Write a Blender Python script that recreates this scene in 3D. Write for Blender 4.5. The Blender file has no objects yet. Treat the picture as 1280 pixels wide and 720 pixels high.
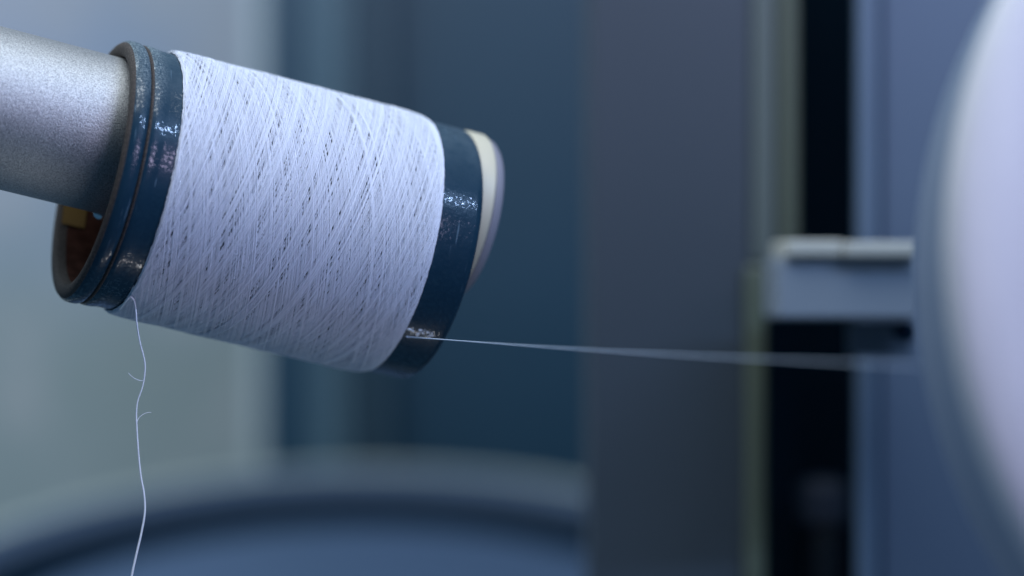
import bpy, bmesh, math, random
import numpy as np
from mathutils import Matrix, Vector
random.seed(7); rng = np.random.default_rng(11)
sc = bpy.context.scene; COL = sc.collection
F = 3555.6            # focal length in photo pixels (100 mm on 36 mm)

def at(x, y, Z):      # a point at distance Z seen towards photo pixel x, y
    return Vector(((x-640)/F*Z, Z, -(y-360)/F*Z))

# ------------------------------------------------------------ helpers
def link(name, me, mat=None, parent=None, smooth=True):
    o = bpy.data.objects.new(name, me); COL.objects.link(o)
    if mat: me.materials.append(mat)
    if parent: o.parent = parent
    if smooth:
        me.polygons.foreach_set('use_smooth', [True]*len(me.polygons))
    return o
def mesh(verts, faces):
    me = bpy.data.meshes.new('mesh'); me.from_pydata([tuple(v) for v in verts], [], faces); me.update(); return me
def tag(o, label=None, cat=None, group=None, kind=None):
    if label: o['label'] = label
    if cat: o['category'] = cat
    if group: o['group'] = group
    if kind: o['kind'] = kind
    return o
def empty(name, M, label, cat):
    o = bpy.data.objects.new(name, None); COL.objects.link(o); o.empty_display_size = .01
    o.matrix_world = M; return tag(o, label, cat)
def lathe(profile, n=192, closed=False, arc=(0, 2*math.pi), axis='x'):
    # profile: (s, r) along local X; outward normals when s increases on the outside
    full = abs(arc[1]-arc[0]-2*math.pi) < 1e-6
    m = n if full else n+1
    V = []; Fc = []
    for i in range(m):
        a = arc[0]+(arc[1]-arc[0])*i/n
        for s, r in profile:
            if axis == 'x': V.append((s, r*math.cos(a), r*math.sin(a)))
            else: V.append((r*math.cos(a), r*math.sin(a), s))
    k = len(profile)
    for i in range(n):
        j = (i+1) % m
        for q in range(k if closed else k-1):
            p = (q+1) % k
            Fc.append((i*k+q, i*k+p, j*k+p, j*k+q))
    if not closed:
        pass
    return mesh(V, Fc)
def fix_normals(o):
    import bmesh
    bm = bmesh.new(); bm.from_mesh(o.data); bmesh.ops.recalc_face_normals(bm, faces=bm.faces); bm.to_mesh(o.data); bm.free(); return o
def sharp(o, deg=35):
    import bmesh
    bm = bmesh.new(); bm.from_mesh(o.data)
    for e in bm.edges:
        if len(e.link_faces) == 2 and e.calc_face_angle(0) > math.radians(deg): e.smooth = False
    bm.to_mesh(o.data); bm.free(); return o
def box(name, mn, mx, mat, parent=None, bev=.002):
    import bmesh
    bm = bmesh.new(); bmesh.ops.create_cube(bm, size=1)
    for v in bm.verts:
        v.co = Vector([(mn[i]+mx[i])/2+v.co[i]*(mx[i]-mn[i]) for i in range(3)])
    if bev: bmesh.ops.bevel(bm, geom=list(bm.edges), offset=bev, segments=3, affect='EDGES', profile=.5)
    me = bpy.data.meshes.new('mesh'); bm.to_mesh(me); bm.free()
    o = link(name, me, mat, parent, smooth=False)
    return o
def catmull(P, n=14):
    P = [Vector(p) for p in P]; P = [2*P[0]-P[1]]+P+[2*P[-1]-P[-2]]; out = []
    for i in range(1, len(P)-2):
        a, b, c, d = P[i-1:i+3]
        for k in range(n):
            t = k/n
            out.append(.5*((2*b)+(c-a)*t+(2*a-5*b+4*c-d)*t*t+(3*b-a-3*c+d)*t**3))
    out.append(P[-2]); return out
def tube_mesh(pts, rad, sides=6):
    pts = np.array([tuple(p) for p in pts]); n = len(pts)
    rad = np.broadcast_to(np.asarray(rad, float), (n,))
    T = np.gradient(pts, axis=0); T /= np.linalg.norm(T, axis=1)[:, None]
    ref = np.array([0, 1., 0]); U = np.cross(T, ref); U /= np.linalg.norm(U, axis=1)[:, None]; W = np.cross(T, U)
    a = np.arange(sides)/sides*2*np.pi
    V = pts[:, None]+rad[:, None, None]*(np.cos(a)[None, :, None]*U[:, None]+np.sin(a)[None, :, None]*W[:, None])
    return mesh(V.reshape(-1, 3), [(i*sides+j, i*sides+(j+1) % sides, (i+1)*sides+(j+1) % sides, (i+1)*sides+j) for i in range(n-1) for j in range(sides)]
        + [tuple(range(sides)), tuple((n-1)*sides+j for j in range(sides))])

# ------------------------------------------------------------ materials
def mat(name, col=(.5, .5, .5), rough=.5, metal=0, **kw):
    m = bpy.data.materials.new(name); m.use_nodes = True
    b = m.node_tree.nodes['Principled BSDF']
    b.inputs['Base Color'].default_value = (*col, 1); b.inputs['Roughness'].default_value = rough
    b.inputs['Metallic'].default_value = metal
    for k, v in kw.items(): b.inputs[k.replace('_', ' ')].default_value = v
    return m, m.node_tree, b
def nd(nt, t, **kw):
    n = nt.nodes.new(t)
    for k, v in kw.items():
        if k in n.inputs: n.inputs[k].default_value = v
        else: setattr(n, k, v)
    return n
def noise(nt, scale, detail=3, rough=.6, vec=None):
    n = nd(nt, 'ShaderNodeTexNoise'); n.inputs['Scale'].default_value = scale; n.inputs['Detail'].default_value = detail; n.inputs['Roughness'].default_value = rough
    if vec is None:
        tc = nd(nt, 'ShaderNodeTexCoord'); vec = tc.outputs['Object']
    nt.links.new(vec, n.inputs['Vector']); return n
def ramp(nt, fac, stops):
    r = nd(nt, 'ShaderNodeValToRGB'); e = r.color_ramp.elements
    while len(e) < len(stops): e.new(.5)
    for q, (p, c) in zip(e, stops): q.position = p; q.color = (*c, 1) if len(c) == 3 else c
    nt.links.new(fac, r.inputs['Fac']); return r
def mixc(nt, fac, a, b):
    m = nd(nt, 'ShaderNodeMix', data_type='RGBA')
    for sock, v in ((m.inputs[0], fac), (m.inputs[6], a), (m.inputs[7], b)):
        if hasattr(v, 'is_output'): nt.links.new(v, sock)
        elif isinstance(v, (int, float)): sock.default_value = v
        else: sock.default_value = (*v, 1)
    return m.outputs[2]
def math_(nt, op, a, b=0., c=0.):
    m = nd(nt, 'ShaderNodeMath', operation=op)
    for s, v in zip(m.inputs, (a, b, c)):
        if hasattr(v, 'is_output'): nt.links.new(v, s)
        else: s.default_value = v
    return m.outputs[0]
def bump(nt, b, h, strength, dist):
    n = nd(nt, 'ShaderNodeBump'); n.inputs['Strength'].default_value = strength; n.inputs['Distance'].default_value = dist
    nt.links.new(h, n.inputs['Height']); nt.links.new(n.outputs[0], b.inputs['Normal']); return n
def smooth_range(nt, v, lo, hi):
    m = nd(nt, 'ShaderNodeMapRange', interpolation_type='SMOOTHSTEP')
    nt.links.new(v, m.inputs[0]); m.inputs[1].default_value = lo; m.inputs[2].default_value = hi
    return m.outputs[0]

def tube_material():
    m, nt, b = mat('navy_coated_tube', (.012, .045, .10), .38)
    tc = nd(nt, 'ShaderNodeTexCoord'); sp = nd(nt, 'ShaderNodeSeparateXYZ'); nt.links.new(tc.outputs['Object'], sp.inputs[0])
    # fine grey dust that has settled on the rim half of the tube, densest on top of it
    n1 = noise(nt, 2300, 2, .7); n2 = noise(nt, 220, 3, .6)
    up = smooth_range(nt, sp.outputs['Z'], .010, .030)
    end = smooth_range(nt, sp.outputs['X'], -.0745, -.0775)
    grain = smooth_range(nt, n1.outputs[0], .42, .62)
    d = math_(nt, 'MULTIPLY', math_(nt, 'MULTIPLY', up, end), grain)
    d2 = math_(nt, 'MULTIPLY', math_(nt, 'MULTIPLY', up, n2.outputs[0]), .35)
    dust = math_(nt, 'ADD', math_(nt, 'MULTIPLY', d, .62), d2)
    # rubbed blotches in the lacquer
    n3 = noise(nt, 60, 4, .6)
    base = mixc(nt, n3.outputs[0], (.007, .026, .047), (.013, .042, .070))
    c1 = mixc(nt, dust, base, (.26, .32, .34))
    # hairline scratches
    mp = nd(nt, 'ShaderNodeMapping'); mp.inputs['Rotation'].default_value = (.3, .5, .9); mp.inputs['Scale'].default_value = (2200, 120, 120)
    nt.links.new(tc.outputs['Object'], mp.inputs['Vector'])
    ns = nd(nt, 'ShaderNodeTexNoise'); ns.inputs['Scale'].default_value = 1; ns.inputs['Detail'].default_value = 1; nt.links.new(mp.outputs[0], ns.inputs['Vector'])
    scr = math_(nt, 'MULTIPLY', smooth_range(nt, ns.outputs[0], .70, .76), .35)
    c2 = mixc(nt, scr, c1, (.22, .33, .42))
    nt.links.new(c2, b.inputs['Base Color'])
    nr = smooth_range(nt, n3.outputs[0], .3, .7)
    nt.links.new(math_(nt, 'ADD', math_(nt, 'MULTIPLY', nr, .12), math_(nt, 'ADD', math_(nt, 'MULTIPLY', dust, .5), .22)), b.inputs['Roughness'])
    nb = noise(nt, 900, 3, .65)
    bump(nt, b, math_(nt, 'ADD', nb.outputs[0], math_(nt, 'MULTIPLY', d, 1.2)), .55, .00012)
    # a thin hard lacquer with fine wrinkles that break a lamp's reflection into sparks
    mc = nd(nt, 'ShaderNodeMapping'); mc.inputs['Scale'].default_value = (2600, 900, 900); nt.links.new(tc.outputs['Object'], mc.inputs['Vector'])
    nc = nd(nt, 'ShaderNodeTexNoise'); nc.inputs['Scale'].default_value = 1; nc.inputs['Detail'].default_value = 2; nt.links.new(mc.outputs[0], nc.inputs['Vector'])
    bc = nd(nt, 'ShaderNodeBump'); bc.inputs['Strength'].default_value = .5; bc.inputs['Distance'].default_value = .00012
    nt.links.new(nc.outputs[0], bc.inputs['Height']); nt.links.new(bc.outputs[0], b.inputs['Coat Normal'])
    sk_ = noise(nt, 1500, 2, .6)
    nt.links.new(smooth_range(nt, sk_.outputs[0], .53, .585), b.inputs['Coat Weight']); b.inputs['Coat Roughness'].default_value = .06; b.inputs['Coat IOR'].default_value = 1.5
    b.inputs['Specular IOR Level'].default_value = .15
    return m
M_tube = tube_material()

m, nt, b = mat('worn_cardboard_edge', (.10, .075, .06), .85)
n = noise(nt, 2600, 3, .7); nt.links.new(ramp(nt, n.outputs[0], [(.3, (.014, .014, .015)), (.55, (.055, .042, .036)), (.75, (.15, .125, .11))]).outputs[0], b.inputs['Base Color'])
bump(nt, b, n.outputs[0], .8, .00015); M_edge = m
m, nt, b = mat('brown_inner_wall', (.10, .04, .03), .95)
b.inputs['Specular IOR Level'].default_value = .05
n = noise(nt, 300, 4, .6); nt.links.new(ramp(nt, n.outputs[0], [(.3, (.045, .018, .013)), (.7, (.10, .042, .03))]).outputs[0], b.inputs['Base Color']); M_inner = m

m, nt, b = mat('blasted_aluminium', (.60, .60, .60), .55, 1)
n = noise(nt, 3000, 2, .6); n2 = noise(nt, 6000, 1, .5)
nt.links.new(ramp(nt, n.outputs[0], [(.32, (.30, .305, .31)), (.66, (.60, .60, .60))]).outputs[0], b.inputs['Base Color'])
bump(nt, b, math_(nt, 'ADD', n.outputs[0], math_(nt, 'MULTIPLY', n2.outputs[0], .5)), .75, .00013); M_alu = m

m, nt, b = mat('white_thread', (.74, .77, .86), .55)
b.inputs['Sheen Weight'].default_value = .15; b.inputs['Sheen Roughness'].default_value = .4
M_thread = m
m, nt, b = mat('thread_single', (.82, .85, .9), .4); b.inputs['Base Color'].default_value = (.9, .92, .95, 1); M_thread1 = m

m, nt, b = mat('cream_plastic', (.58, .53, .40), .45); M_cream = m
m, nt, b = mat('grey_lilac_plastic', (.27, .26, .30), .4); M_lilac = m
M_steel = mat('bright_steel', (.7, .72, .74), .15, 1)[0]
M_ochre = mat('ochre_strip', (.20, .11, .02), .7)[0]

def paint(name, c, c2=None, rough=.5, sc_=8, metal=0):
    m, nt, b = mat(name, c, rough, metal)
    n = noise(nt, sc_, 4, .55); c2 = c2 or tuple(x*.8 for x in c)
    nt.links.new(mixc(nt, n.outputs[0], c2, c), b.inputs['Base Color'])
    nb = noise(nt, 600, 2, .5); bump(nt, b, nb.outputs[0], .2, .0002)
    return m

# ------------------------------------------------------------ bobbin frame (fitted to the photograph)
th, ph = .36986, .2255
d = Vector((math.cos(th)*math.cos(ph), math.sin(th)*math.cos(ph), -math.sin(ph)))
zz = Vector((0, 0, 1)); zz = (zz-d*zz.dot(d)).normalized(); yy = zz.cross(d)
O = at(536.8, 316.6, .67433)
MB = Matrix(((d.x, yy.x, zz.x, O.x), (d.y, yy.y, zz.y, O.y), (d.z, yy.z, zz.z, O.z), (0, 0, 0, 1)))
R = .0300
bob = empty('thread_bobbin', MB, 'navy tube bobbin wound with fine white thread, slipped over the grey metal spindle', 'bobbin')
RI = .0263
outer = [(-.0829, .0299), (-.0826, .0302), (-.0820, .03045), (-.0812, .03055), (-.0803, .0305), (-.07965, .0303), (-.0794, .0300), (-.0793, .0296),
         (-.0791, .0295), (-.0789, .0297), (-.0787, .0301), (-.0783, .0303), (-.0775, .03035), (-.0765, .0303), (-.0757, .0301), (-.0748, .0300),
         (-.070, .0300), (-.05, .0301), (-.03, .0302), (-.01, .0303), (-.001, .03035), (.0001, .0302), (.0006, .0297), (.0007, .0288), (.0007, RI+.0002)]
tb = sharp(link('tube_body', lathe(outer, 256), M_tube, bob), 50)
rim = link('rim', lathe([(-.0829, .0299), (-.0833, .0296), (-.0836, .0291), (-.0837, .0284), (-.0836, .0276), (-.0833, .0269), (-.0826, .0265), (-.081, RI)], 256), M_edge, bob)
inn = link('inner_wall', lathe([(-.081, RI), (-.04, RI), (.0, RI), (.0007, RI+.0002)], 192), M_inner, bob)
gr = link('groove_edge', lathe([(-.07925, .02955), (-.07905, .0300), (-.0788, .0302), (-.0786, .0301)], 256), M_edge, bob)
for o in (tb, rim, inn, gr): pass
# ochre strip inside, on the far wall
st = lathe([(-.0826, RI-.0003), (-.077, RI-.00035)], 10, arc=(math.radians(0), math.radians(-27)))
link('inner_strip', st, M_ochre, bob)

# wound thread: one continuous cross-wound yarn, many passes
S0, S1 = -.0722, -.0092
def winding():
    NP = 2900; psi0 = math.radians(15)
    rt = .000052
    smp = 72
    # the comb of free phases: narrow empty bands leave slits where two of them cross
    combs = []
    for _ in range(2):
        g = []; x = 0
        while x < 2*math.pi:
            x += min(.05+rng.exponential(.11), .6); g.append((x, rng.choice([.026, .040, .054, .066], p=[.36, .36, .20, .08])))
        combs.append(g)
    def phase(di):
        while True:
            p = rng.uniform(0, 2*math.pi)
            if all(abs(p-g) > w_/2 for g, w_ in combs[di]) or rng.random() < .006: return p
    # radial unevenness along the tube
    kx = np.linspace(0, 1, 40); ky = rng.normal(0, 1, 40); ky = np.convolve(ky, [.25, .5, .25], 'same')*.00011
    Vs = []; counts = []
    theta = 0.
    for k in range(NP):
        q = k/NP
        stray = rng.random() < .03
        psi = psi0*(1+(.05 if stray else .0034)*rng.normal())
        shrink0 = .0004*q + abs(rng.normal())*.00022; shrink1 = .0002+.0020*q**1.5*rng.random() + abs(rng.normal())*.00016
        a, bq = S0+shrink0, S1-shrink1
        L = bq-a
        turns = L/(math.tan(psi)*2*math.pi*R)
        nseg = int((turns+.16)*smp)
        t = np.linspace(0, 1, nseg)
        # eased reversal at both ends: s follows a rounded triangle
        e = .022
        u = np.where(t < e, t*t/(2*e), np.where(t > 1-e, (1-e)-(1-t)**2/(2*e)+0*t, t-e/2)); u = u/u.max() if u.max() > 0 else u
        u = (u-u[0])/(u[-1]-u[0])
        s = a+L*u if k % 2 == 0 else bq-L*u
        # slight wander of the traverse bunches yarns and opens slits
        if stray: s = s+.00016*np.sin(t*7+rng.random()*6)*np.sin(np.pi*t)
        # each pass runs through its phase at the middle of the tube
        sm = (S0+S1)/2-.006
        tm = np.interp(sm, s if k % 2 == 0 else s[::-1], t if k % 2 == 0 else t[::-1])
        an = phase(k % 2)+(t-tm)*(turns+.16)*2*math.pi
        an = an+.012*np.sin((s-S0)*260+k % 2*2)
        rad = .0306+.00035*(s-S0)/(S1-S0)+.00052*q+rng.normal(0, 1)*.00003+(.00003 if k % 2 else 0)+np.interp((s-S0)/(S1-S0), kx, ky)
        dl, dr = s-S0, S1-s                                   # rounded shoulders
        rad = rad-(.0005+.0002*q)*np.exp(-dl/.0010)-(.0005+.0007*q)*np.exp(-dr/.0015)
        rad = np.maximum(rad, .0301)
        c, sn = np.cos(an), np.sin(an)
        P = np.stack([s, rad*c, rad*sn], 1); er = np.stack([0*s, c, sn], 1)
        T = np.gradient(P, axis=0); T /= np.linalg.norm(T, axis=1)[:, None]
        W = np.cross(T, er); W /= np.linalg.norm(W, axis=1)[:, None]
        w = rt*(1+.12*rng.normal())
        ring = [P+er*w*.9, P+W*w*1.05, P-er*w*.9, P-W*w*1.05]
        Vs.append(np.stack(ring, 1).reshape(-1, 3)); counts.append(nseg)
    V = np.concatenate(Vs); Fs = []; off = 0
    for n in counts:
        i = np.arange(n-1)[:, None]*4+off; j = np.arange(4)[None]; j2 = (j+1) % 4
        Fs.append(np.stack([i+j, i+j2, i+4+j2, i+4+j], 2).reshape(-1, 4)); off += n*4
    Fa = np.concatenate(Fs)
    me = bpy.data.meshes.new('winding')
    me.vertices.add(len(V)); me.vertices.foreach_set('co', V.astype(np.float32).ravel())
    me.loops.add(Fa.size); me.loops.foreach_set('vertex_index', Fa.ravel().astype(np.int32))
    me.polygons.add(len(Fa)); me.polygons.foreach_set('loop_start', np.arange(0, Fa.size, 4, dtype=np.int32))
    me.polygons.foreach_set('use_smooth', np.ones(len(Fa), bool))
    me.update(); me.validate()
    return me
wnd = bpy.data.objects.new('thread_winding', winding()); COL.objects.link(wnd); wnd.data.materials.append(M_thread); wnd.parent = bob

# points on the wound surface seen towards a pixel
MBi = MB.inverted()
def on_cyl(px, py, rad):
    o = MBi @ Vector((0, 0, 0)); v = (MBi.to_3x3() @ at(px, py, 1)).normalized()
    A = v.y*v.y+v.z*v.z; B = 2*(o.y*v.y+o.z*v.z); C = o.y*o.y+o.z*o.z-rad*rad
    D = B*B-4*A*C
    t = (-B-math.sqrt(max(D, 0)))/(2*A)
    return MB @ (o+v*t)
# loose end that hangs from the wound edge (local coordinates of the bobbin)
p0 = on_cyl(150, 386, .0312); p1 = on_cyl(157, 377, .0314); Zt = p1.y-.0012
pts = [p0, p1] + [at(x, y, Zt) for x, y in [(163, 371.5), (168, 377), (170, 390), (171, 404), (175, 428), (180.5, 450), (181, 466), (178, 484), (172.5, 500), (170.5, 515), (171, 535), (173, 565), (176, 595), (180, 617), (181, 640), (176.5, 667), (170, 695), (164, 724), (160, 760)]]
cp = catmull([MBi @ p for p in pts], 10)
w = 1.2*np.interp(np.linspace(0, 1, len(cp)), [0, .2, .35, .5, .75, 1], [.00015, .00016, .00015, .00014, .00019, .00022])
tail = link('loose_thread_end', tube_mesh(cp, w, 8), M_thread1, bob)
for i, q in enumerate(([(180, 475), (176, 476), (169, 473.5), (164, 470), (160.5, 466)], [(170.8, 529), (173, 523.5), (178, 518.5), (184, 516), (189, 515.6)])):
    fp = catmull([MBi @ at(x, y, Zt) for x, y in q], 8)
    link('stray_fibre', tube_mesh(fp, np.linspace(.00010, .00006, len(fp)), 6), M_thread1, tail)
# small fly-away fibres at the surface of the package
for i in range(60):
    a = math.radians(random.uniform(75, 290)); s = random.uniform(S0+.002, S1-.002); r0 = .0310
    ln = random.uniform(.0008, .0026); P = []
    da = random.choice((-1, 1))*random.uniform(.5, 1)
    for k in range(5):
        t = k/4; P.append(Vector((s+ln*t*random.uniform(.3, .9), (r0+.0006*math.sin(t*2.4))*math.cos(a+da*t*ln/.03), (r0+.0006*math.sin(t*2.4))*math.sin(a+da*t*ln/.03))))
    link('stray_fibre', tube_mesh(catmull(P, 4), .000022, 4), M_thread1, wnd)

# white blobs shaped as the lower glint, partly thread fuzz, by the running thread
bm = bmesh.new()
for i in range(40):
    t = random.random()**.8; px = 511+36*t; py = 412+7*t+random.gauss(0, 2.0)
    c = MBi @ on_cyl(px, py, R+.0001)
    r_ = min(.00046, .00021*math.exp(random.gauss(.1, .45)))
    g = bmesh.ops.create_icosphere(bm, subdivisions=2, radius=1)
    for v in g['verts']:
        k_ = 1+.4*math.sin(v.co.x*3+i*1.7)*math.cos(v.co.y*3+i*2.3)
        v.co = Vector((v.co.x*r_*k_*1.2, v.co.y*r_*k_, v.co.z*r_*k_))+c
lm = bpy.data.meshes.new('glint_fuzz'); bm.to_mesh(lm); bm.free()
link('glint_fuzz', lm, M_thread1, bob)

# ------------------------------------------------------------ spindle
RS = .0178; off = RI-RS
MS = MB @ Matrix.Translation((0, 0, off-.00005))
spi = empty('spindle', MS, 'thick grey sand-blasted metal spindle entering from the left through the navy tube', 'spindle')
sh = sharp(link('shaft', lathe([(-.36, 0), (-.36, RS-.001), (-.359, RS), (-.2, RS), (-.1, RS), (-.05, RS), (-.001, RS), (0, RS-.001), (.0, 0)], 192), M_alu, spi))
for_cap = .0016
cap = sharp(link('end_cap', lathe([(.0012, .010), (.0012, .0196), (.0016, .0202), (.0022, .0205), (.0056, .0205), (.0060, .0202), (.0060, .012)], 160), M_cream, spi)); cap.location.z = for_cap
cring = sharp(link('cap_ring', lathe([(.0061, .010), (.0061, .0196), (.0065, .0199), (.0078, .0196), (.0086, .0188), (.0088, .016), (.0088, 0)], 160), M_lilac, spi)); cring.location.z = for_cap
# small steel piece added for a metallic glint under the shaft, inside the tube mouth
ck = bpy.data.meshes.new('glint_piece')
import bmesh
bm = bmesh.new(); bmesh.ops.create_uvsphere(bm, u_segments=20, v_segments=12, radius=1)
for v in bm.verts: v.co = Vector((v.co.x*.0024, v.co.y*.0016, v.co.z*.0012))
bm.to_mesh(ck); bm.free()
cl = link('steel_glint_piece', ck, M_steel, spi); cl.location = (-.0775, .004, -RS-.0003)
cl.rotation_euler = (0, math.radians(12), 0)

# ------------------------------------------------------------ foreground yarn package on the right
Zr = .50
cen = at(640+(1184-640)+775, 318, Zr); Rr = 775/F*Zr
fw = Vector((.0, -1, .13)).normalized()       # front face points to the camera, slightly up
ax = -fw; ru = Vector((0, 0, 1)); ru = (ru-ax*ru.dot(ax)).normalized(); rv = ru.cross(ax)
MR = Matrix(((ax.x, rv.x, ru.x, cen.x), (ax.y, rv.y, ru.y, cen.y), (ax.z, rv.z, ru.z, cen.z), (0, 0, 0, 1)))
rol = empty('yarn_package', MR, 'big round white yarn package, out of focus at the right edge', 'yarn package')
m, nt, b = mat('white_yarn_face', (.74, .74, .82), .6)
tc = nd(nt, 'ShaderNodeTexCoord'); mp = nd(nt, 'ShaderNodeMapping'); mp.inputs['Scale'].default_value = (30, 60, 9)
nt.links.new(tc.outputs['Object'], mp.inputs['Vector']); nn = noise(nt, 1, 4, .5, mp.outputs[0])
nt.links.new(ramp(nt, nn.outputs[0], [(.3, (.72, .71, .74)), (.7, (.93, .90, .89))]).outputs[0], b.inputs['Base Color'])
bump(nt, b, noise(nt, 900, 2).outputs[0], .5, .0003)
M_yf = m
M_ys = paint('shaded_yarn_side', (.28, .34, .46), (.22, .28, .39), .6, 30)  # side of the same white yarn, its shade put into the colour
prof = [(0, .020), (0, Rr-.010), (.0006, Rr-.004), (.0022, Rr-.0012), (.005, Rr)]
prof2 = [(.005, Rr), (.02, Rr+.0006), (.040, Rr), (.044, Rr-.001), (.046, Rr-.004), (.046, .02)]
link('wound_face', lathe(prof, 256), M_yf, rol)
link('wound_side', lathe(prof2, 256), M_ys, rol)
link('core_tube', lathe([(-.01, .017), (-.01, .0205), (.056, .0205), (.056, .017), (-.01, .017)], 96), M_tube, rol)

# ------------------------------------------------------------ taut running thread
a0 = on_cyl(508, 421, .0313); b0 = on_cyl(470, 447, .0312); e0 = at(1152, 457, .515)
n0 = on_cyl(547, 423.5, .0316)
n0 = a0.lerp(e0, .06)
P = [MBi @ p for p in (b0, a0)]
run = []
for k in range(60):
    t = k/59; p = a0.lerp(e0, t); p.z -= .0006*math.sin(math.pi*t)
    run.append(p)
o = link('taut_thread', tube_mesh(run, .00013, 8), mat('bluish_thread', (.60, .70, .85), .5)[0])
tag(o, 'single taut white thread running from the wound bobbin to the large round package', 'thread')

# ------------------------------------------------------------ background machine
Mwall = paint('pale_wall', (.42, .50, .62), (.35, .42, .47), .7, 3)
Mnavy = paint('navy_cabinet', (.015, .058, .105), (.012, .048, .085), .45, 6)
Mnavy2 = paint('navy_cabinet_rail', (.085, .15, .20), (.065, .125, .17), .45, 6)
Mblack = paint('black_recess', (.006, .020, .038), (.004, .014, .028), .9, 6); Mblack.node_tree.nodes['Principled BSDF'].inputs['Specular IOR Level'].default_value = .05
Mslate = paint('slate_paint', (.046, .060, .082), (.038, .052, .068), .5, 6)
Mslate2 = paint('slate_edge', (.105, .128, .125), (.09, .11, .10), .5, 6)
Molive = paint('olive_edge', (.09, .108, .075), None, .5, 6)
Mblue = paint('blue_grey_paint', (.10, .15, .205), (.085, .115, .19), .5, 5)
Mlight = paint('pale_painted_metal', (.54, .53, .48), None, .8, 9)
Mbr = paint('bracket_paint', (.26, .30, .36), None, .45, 9)
Mring = paint('ring_blue', (.045, .085, .14), (.03, .06, .12), .45, 5)
Mring2 = paint('ring_inner', (.09, .14, .25), (.07, .12, .20), .5, 5)

def slab(name, x0, x1, y0, y1, Z, dep, m, parent=None, bev=.0015):
    a, b_ = at(x0, y1, Z), at(x1, y0, Z)
    return box(name, (a.x, Z, a.z), (b_.x, Z+dep, b_.z), m, parent, bev)
nt = Mwall.node_tree; bs = nt.nodes['Principled BSDF']       # wall colour runs from lavender grey above to grey green below, with blotches
tc = nd(nt, 'ShaderNodeTexCoord'); sp = nd(nt, 'ShaderNodeSeparateXYZ'); nt.links.new(tc.outputs['Object'], sp.inputs[0])
nw = noise(nt, 9, 3, .5)
hz_ = math_(nt, 'ADD', sp.outputs['Z'], math_(nt, 'MULTIPLY', math_(nt, 'SUBTRACT', nw.outputs[0], .5), .16))
c_ = mixc(nt, smooth_range(nt, hz_, -.05, .13), (.43, .50, .49), (.50, .58, .74))
nw2 = noise(nt, 16, 2, .5)
c_ = mixc(nt, math_(nt, 'MULTIPLY', smooth_range(nt, nw2.outputs[0], .45, .70), .5), c_, (.72, .70, .70))
nt.links.new(c_, bs.inputs['Base Color'])
wl = slab('wall', -900, 2600, -500, 2000, 1.72, .02, Mwall, bev=0); tag(wl, kind='structure')

def T(x, y, Z): return Matrix.Translation(at(x, y, Z))
def put(root, o):
    o.parent = root; o.matrix_parent_inverse = root.matrix_world.inverted(); return o
cab = empty('machine_cabinet', T(530, 1400, 1.4), 'dark navy machine cabinet with lighter upright rail, behind the bobbin', 'cabinet')
put(cab, slab('side_panel', 331, 392, -300, 1400, 1.36, .20, Mnavy))
put(cab, slab('upright_rail', 392, 432, -300, 1400, 1.355, .03, Mnavy2))
put(cab, slab('edge_trim', 312, 330, -300, 1400, 1.362, .02, paint('pale_trim', (.46, .52, .58), (.40, .48, .48), .5, 8)))
put(cab, slab('door_panel', 434, 770, -300, 1400, 1.39, .18, paint('navy_door', (.011, .054, .105), (.010, .046, .080), .45, 5)))
put(cab, slab('door_trim', 432, 484, -300, 1400, 1.375, .014, paint('navy_trim', (.045, .10, .15), None, .45, 6)))

col = empty('machine_column', T(838, 1900, .83), 'slate grey upright column with olive edge, left of the black gap', 'column')
put(col, slab('column_face', 737, 940, -300, 1900, .83, .06, Mslate))
put(col, slab('edge_strip', 941, 970, -300, 330, .828, .05, Mslate2))
put(col, slab('edge_trim', 971, 998, -300, 330, .832, .05, Molive))
put(col, slab('edge_trim', 933, 957, 331, 1900, .825, .05, paint('olive_edge_low', (.11, .13, .095), None, .5, 6)))

gap = slab('back_panel', 935, 1120, -300, 1900, .893, .005, Mblack)
tag(gap, 'black recessed panel seen in the narrow gap between the slate column and blue post', 'panel')
foot = empty('gap_fitting', T(1030, 640, .93), 'small dull blue fitting low in the black gap', 'fitting')
put(foot, slab('block', 1003, 1062, 600, 660, .868, .018, paint('fitting_blue', (.035, .05, .09), None, .5), bev=.004))
put(foot, slab('stem', 1015, 1050, 661, 1900, .870, .015, paint('fitting_stem', (.010, .018, .032), None, .5), bev=.003))

post = empty('machine_post', T(1150, 1900, .82), 'blue-grey upright post behind the white package', 'post')
put(post, slab('post_face', 1101, 1700, -300, 1900, .82, .025, Mblue))
put(post, slab('post_edge', 1072, 1100, -300, 1900, .816, .008, paint('post_edge', (.115, .165, .24), None, .45)))

brk = empty('thread_guide_bracket', T(1055, 350, .76), 'blue-grey block bracket with pale top plate, left of the white package', 'bracket')
put(brk, slab('block', 972, 1149, 322, 399, .755, .04, Mbr, bev=.0012))
put(brk, slab('top_plate', 984, 1054.5, 300, 321, .752, .044, Mlight, bev=.001))
put(brk, slab('top_plate', 1056, 1149, 302, 321, .750, .046, Mlight, bev=.001))
put(brk, slab('lower_plate', 1064, 1142, 400, 446, .775, .012, paint('lower_plate', (.08, .11, .15), None, .5), bev=.001))
kn = lathe([(0, 0), (0, .0022), (.0006, .0030), (.005, .0030), (.006, .0025), (.006, 0)], 32)
k = link('knob', kn, Mblack, brk); k.matrix_world = Matrix.Translation(at(1133, 415, .762)) @ Matrix.Rotation(math.radians(90), 4, 'Z')

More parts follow.
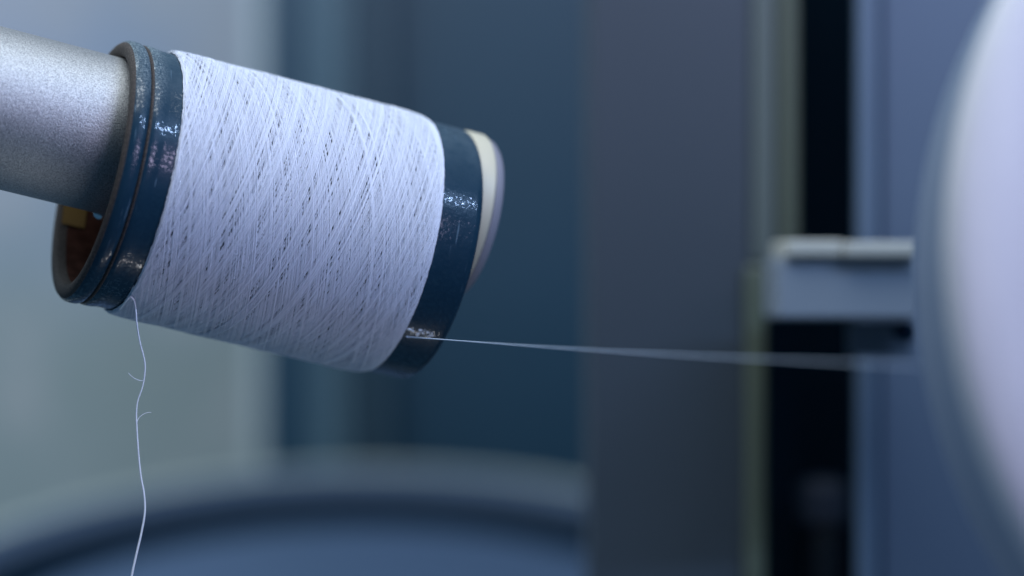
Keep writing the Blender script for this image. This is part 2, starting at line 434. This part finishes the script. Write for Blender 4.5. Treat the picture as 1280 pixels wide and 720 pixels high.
# big round tray low in the background
Zc = 1.12; tr = empty('round_tray', Matrix.Translation(at(430, 882, Zc)) @ Matrix.Rotation(math.radians(20), 4, 'X'), 'large round blue tray with pale rim, low behind the bobbin', 'tray')
k = Zc/F
R1 = 750*k
def ring(name, r0, r1, h0, h1, m):
    # annular band between radii r0..r1 (top heights h0 outer, h1 inner), with thickness
    p = [(h0, r0), (h1, r1), (h1-.006, r1), (h0-.012, r0+.0), (h0, r0)]
    o = link(name, lathe(p, 160, axis='z'), m, tr); fix_normals(o); return sharp(o)
ring('rim', R1, R1*.960, .0, .0015, paint('tray_rim', (.62, .64, .55), (.30, .38, .40), .5, 14))
ring('rim_slope', R1*.959, R1*.912, .001, -.004, paint('ring_slope', (.085, .125, .19), (.05, .085, .16), .5, 5))
ring('groove', R1*.911, R1*.745, -.012, -.022, Mblack)
ring('inner_plate', R1*.744, .01, -.004, -.004, Mring2)
sk = link('skirt', lathe([(-.003, R1*.998), (-.16, R1*.998), (-.16, R1*.95), (-.003, R1*.95)], 160, axis='z'), Mring, tr); fix_normals(sk)

# ------------------------------------------------------------ light
world = bpy.data.worlds.new('World'); sc.world = world; world.use_nodes = True
bg = world.node_tree.nodes['Background']; bg.inputs[0].default_value = (.12, .33, .60, 1); bg.inputs[1].default_value = .24
def area(name, loc, target, size, sy, power, colr):
    l = bpy.data.lights.new(name, 'AREA'); l.shape = 'RECTANGLE'; l.size = size; l.size_y = sy; l.energy = power; l.color = colr
    o = bpy.data.objects.new(name, l); COL.objects.link(o); o.location = loc
    o.rotation_euler = (Vector(target)-Vector(loc)).to_track_quat('-Z', 'Y').to_euler(); return o
C0 = O+d*(-.04)
area('overhead_softbox', (-.05, .50, .55), C0, .55, .30, 3.1, (.86, .94, 1))
area('lavender_softbox', (.42, .0, .24), C0+Vector((.14, 0, 0)), .30, .30, 2.05, (.74, .66, 1))
area('background_fill', (-.42, .93, .40), (.02, 1.45, -.05), .6, .3, 2.9, (.80, .92, 1))  # unseen lamp added to brighten the background
# two slim strip lamps parallel to the tube: their glints run along the lacquer
def strip(px, py, dist, power, colr, ln, wd):
    p = on_cyl(px, py, R); loc = MBi @ p; nrm = (MB.to_3x3() @ Vector((0, loc.y, loc.z))).normalized()
    v = (-p).normalized(); l = (2*nrm.dot(v)*nrm-v).normalized()
    o = area('strip_lamp', p+l*dist, p, ln, wd, power, colr)
    z = l; x = (d-z*d.dot(z)).normalized(); y = z.cross(x)
    o.matrix_world = Matrix(((x.x, y.x, z.x, o.location.x), (x.y, y.y, z.y, o.location.y), (x.z, y.z, z.z, o.location.z), (0, 0, 0, 1)))
strip(390, 205, .45, 1.1, (.42, .62, 1), .26, .004)
strip(340, 372, .40, .14, (1, 1, 1), .24, .004)

# ------------------------------------------------------------ camera
cd = bpy.data.cameras.new('camera'); cam = bpy.data.objects.new('camera', cd); COL.objects.link(cam)
cam.rotation_euler = (math.radians(90), 0, 0); cd.lens = 100; cd.sensor_width = 36; cd.clip_start = .01; cd.clip_end = 20
cd.dof.use_dof = True; cd.dof.focus_distance = .634; cd.dof.aperture_fstop = 4.6
sc.camera = cam
sc.view_settings.view_transform = 'Standard'; sc.view_settings.look = 'None'; sc.view_settings.exposure = 0; sc.view_settings.gamma = 1
sc.cycles.use_denoising = True
try: sc.cycles.denoiser = 'OPENIMAGEDENOISE'; sc.cycles.denoising_prefilter = 'ACCURATE'
except Exception: pass
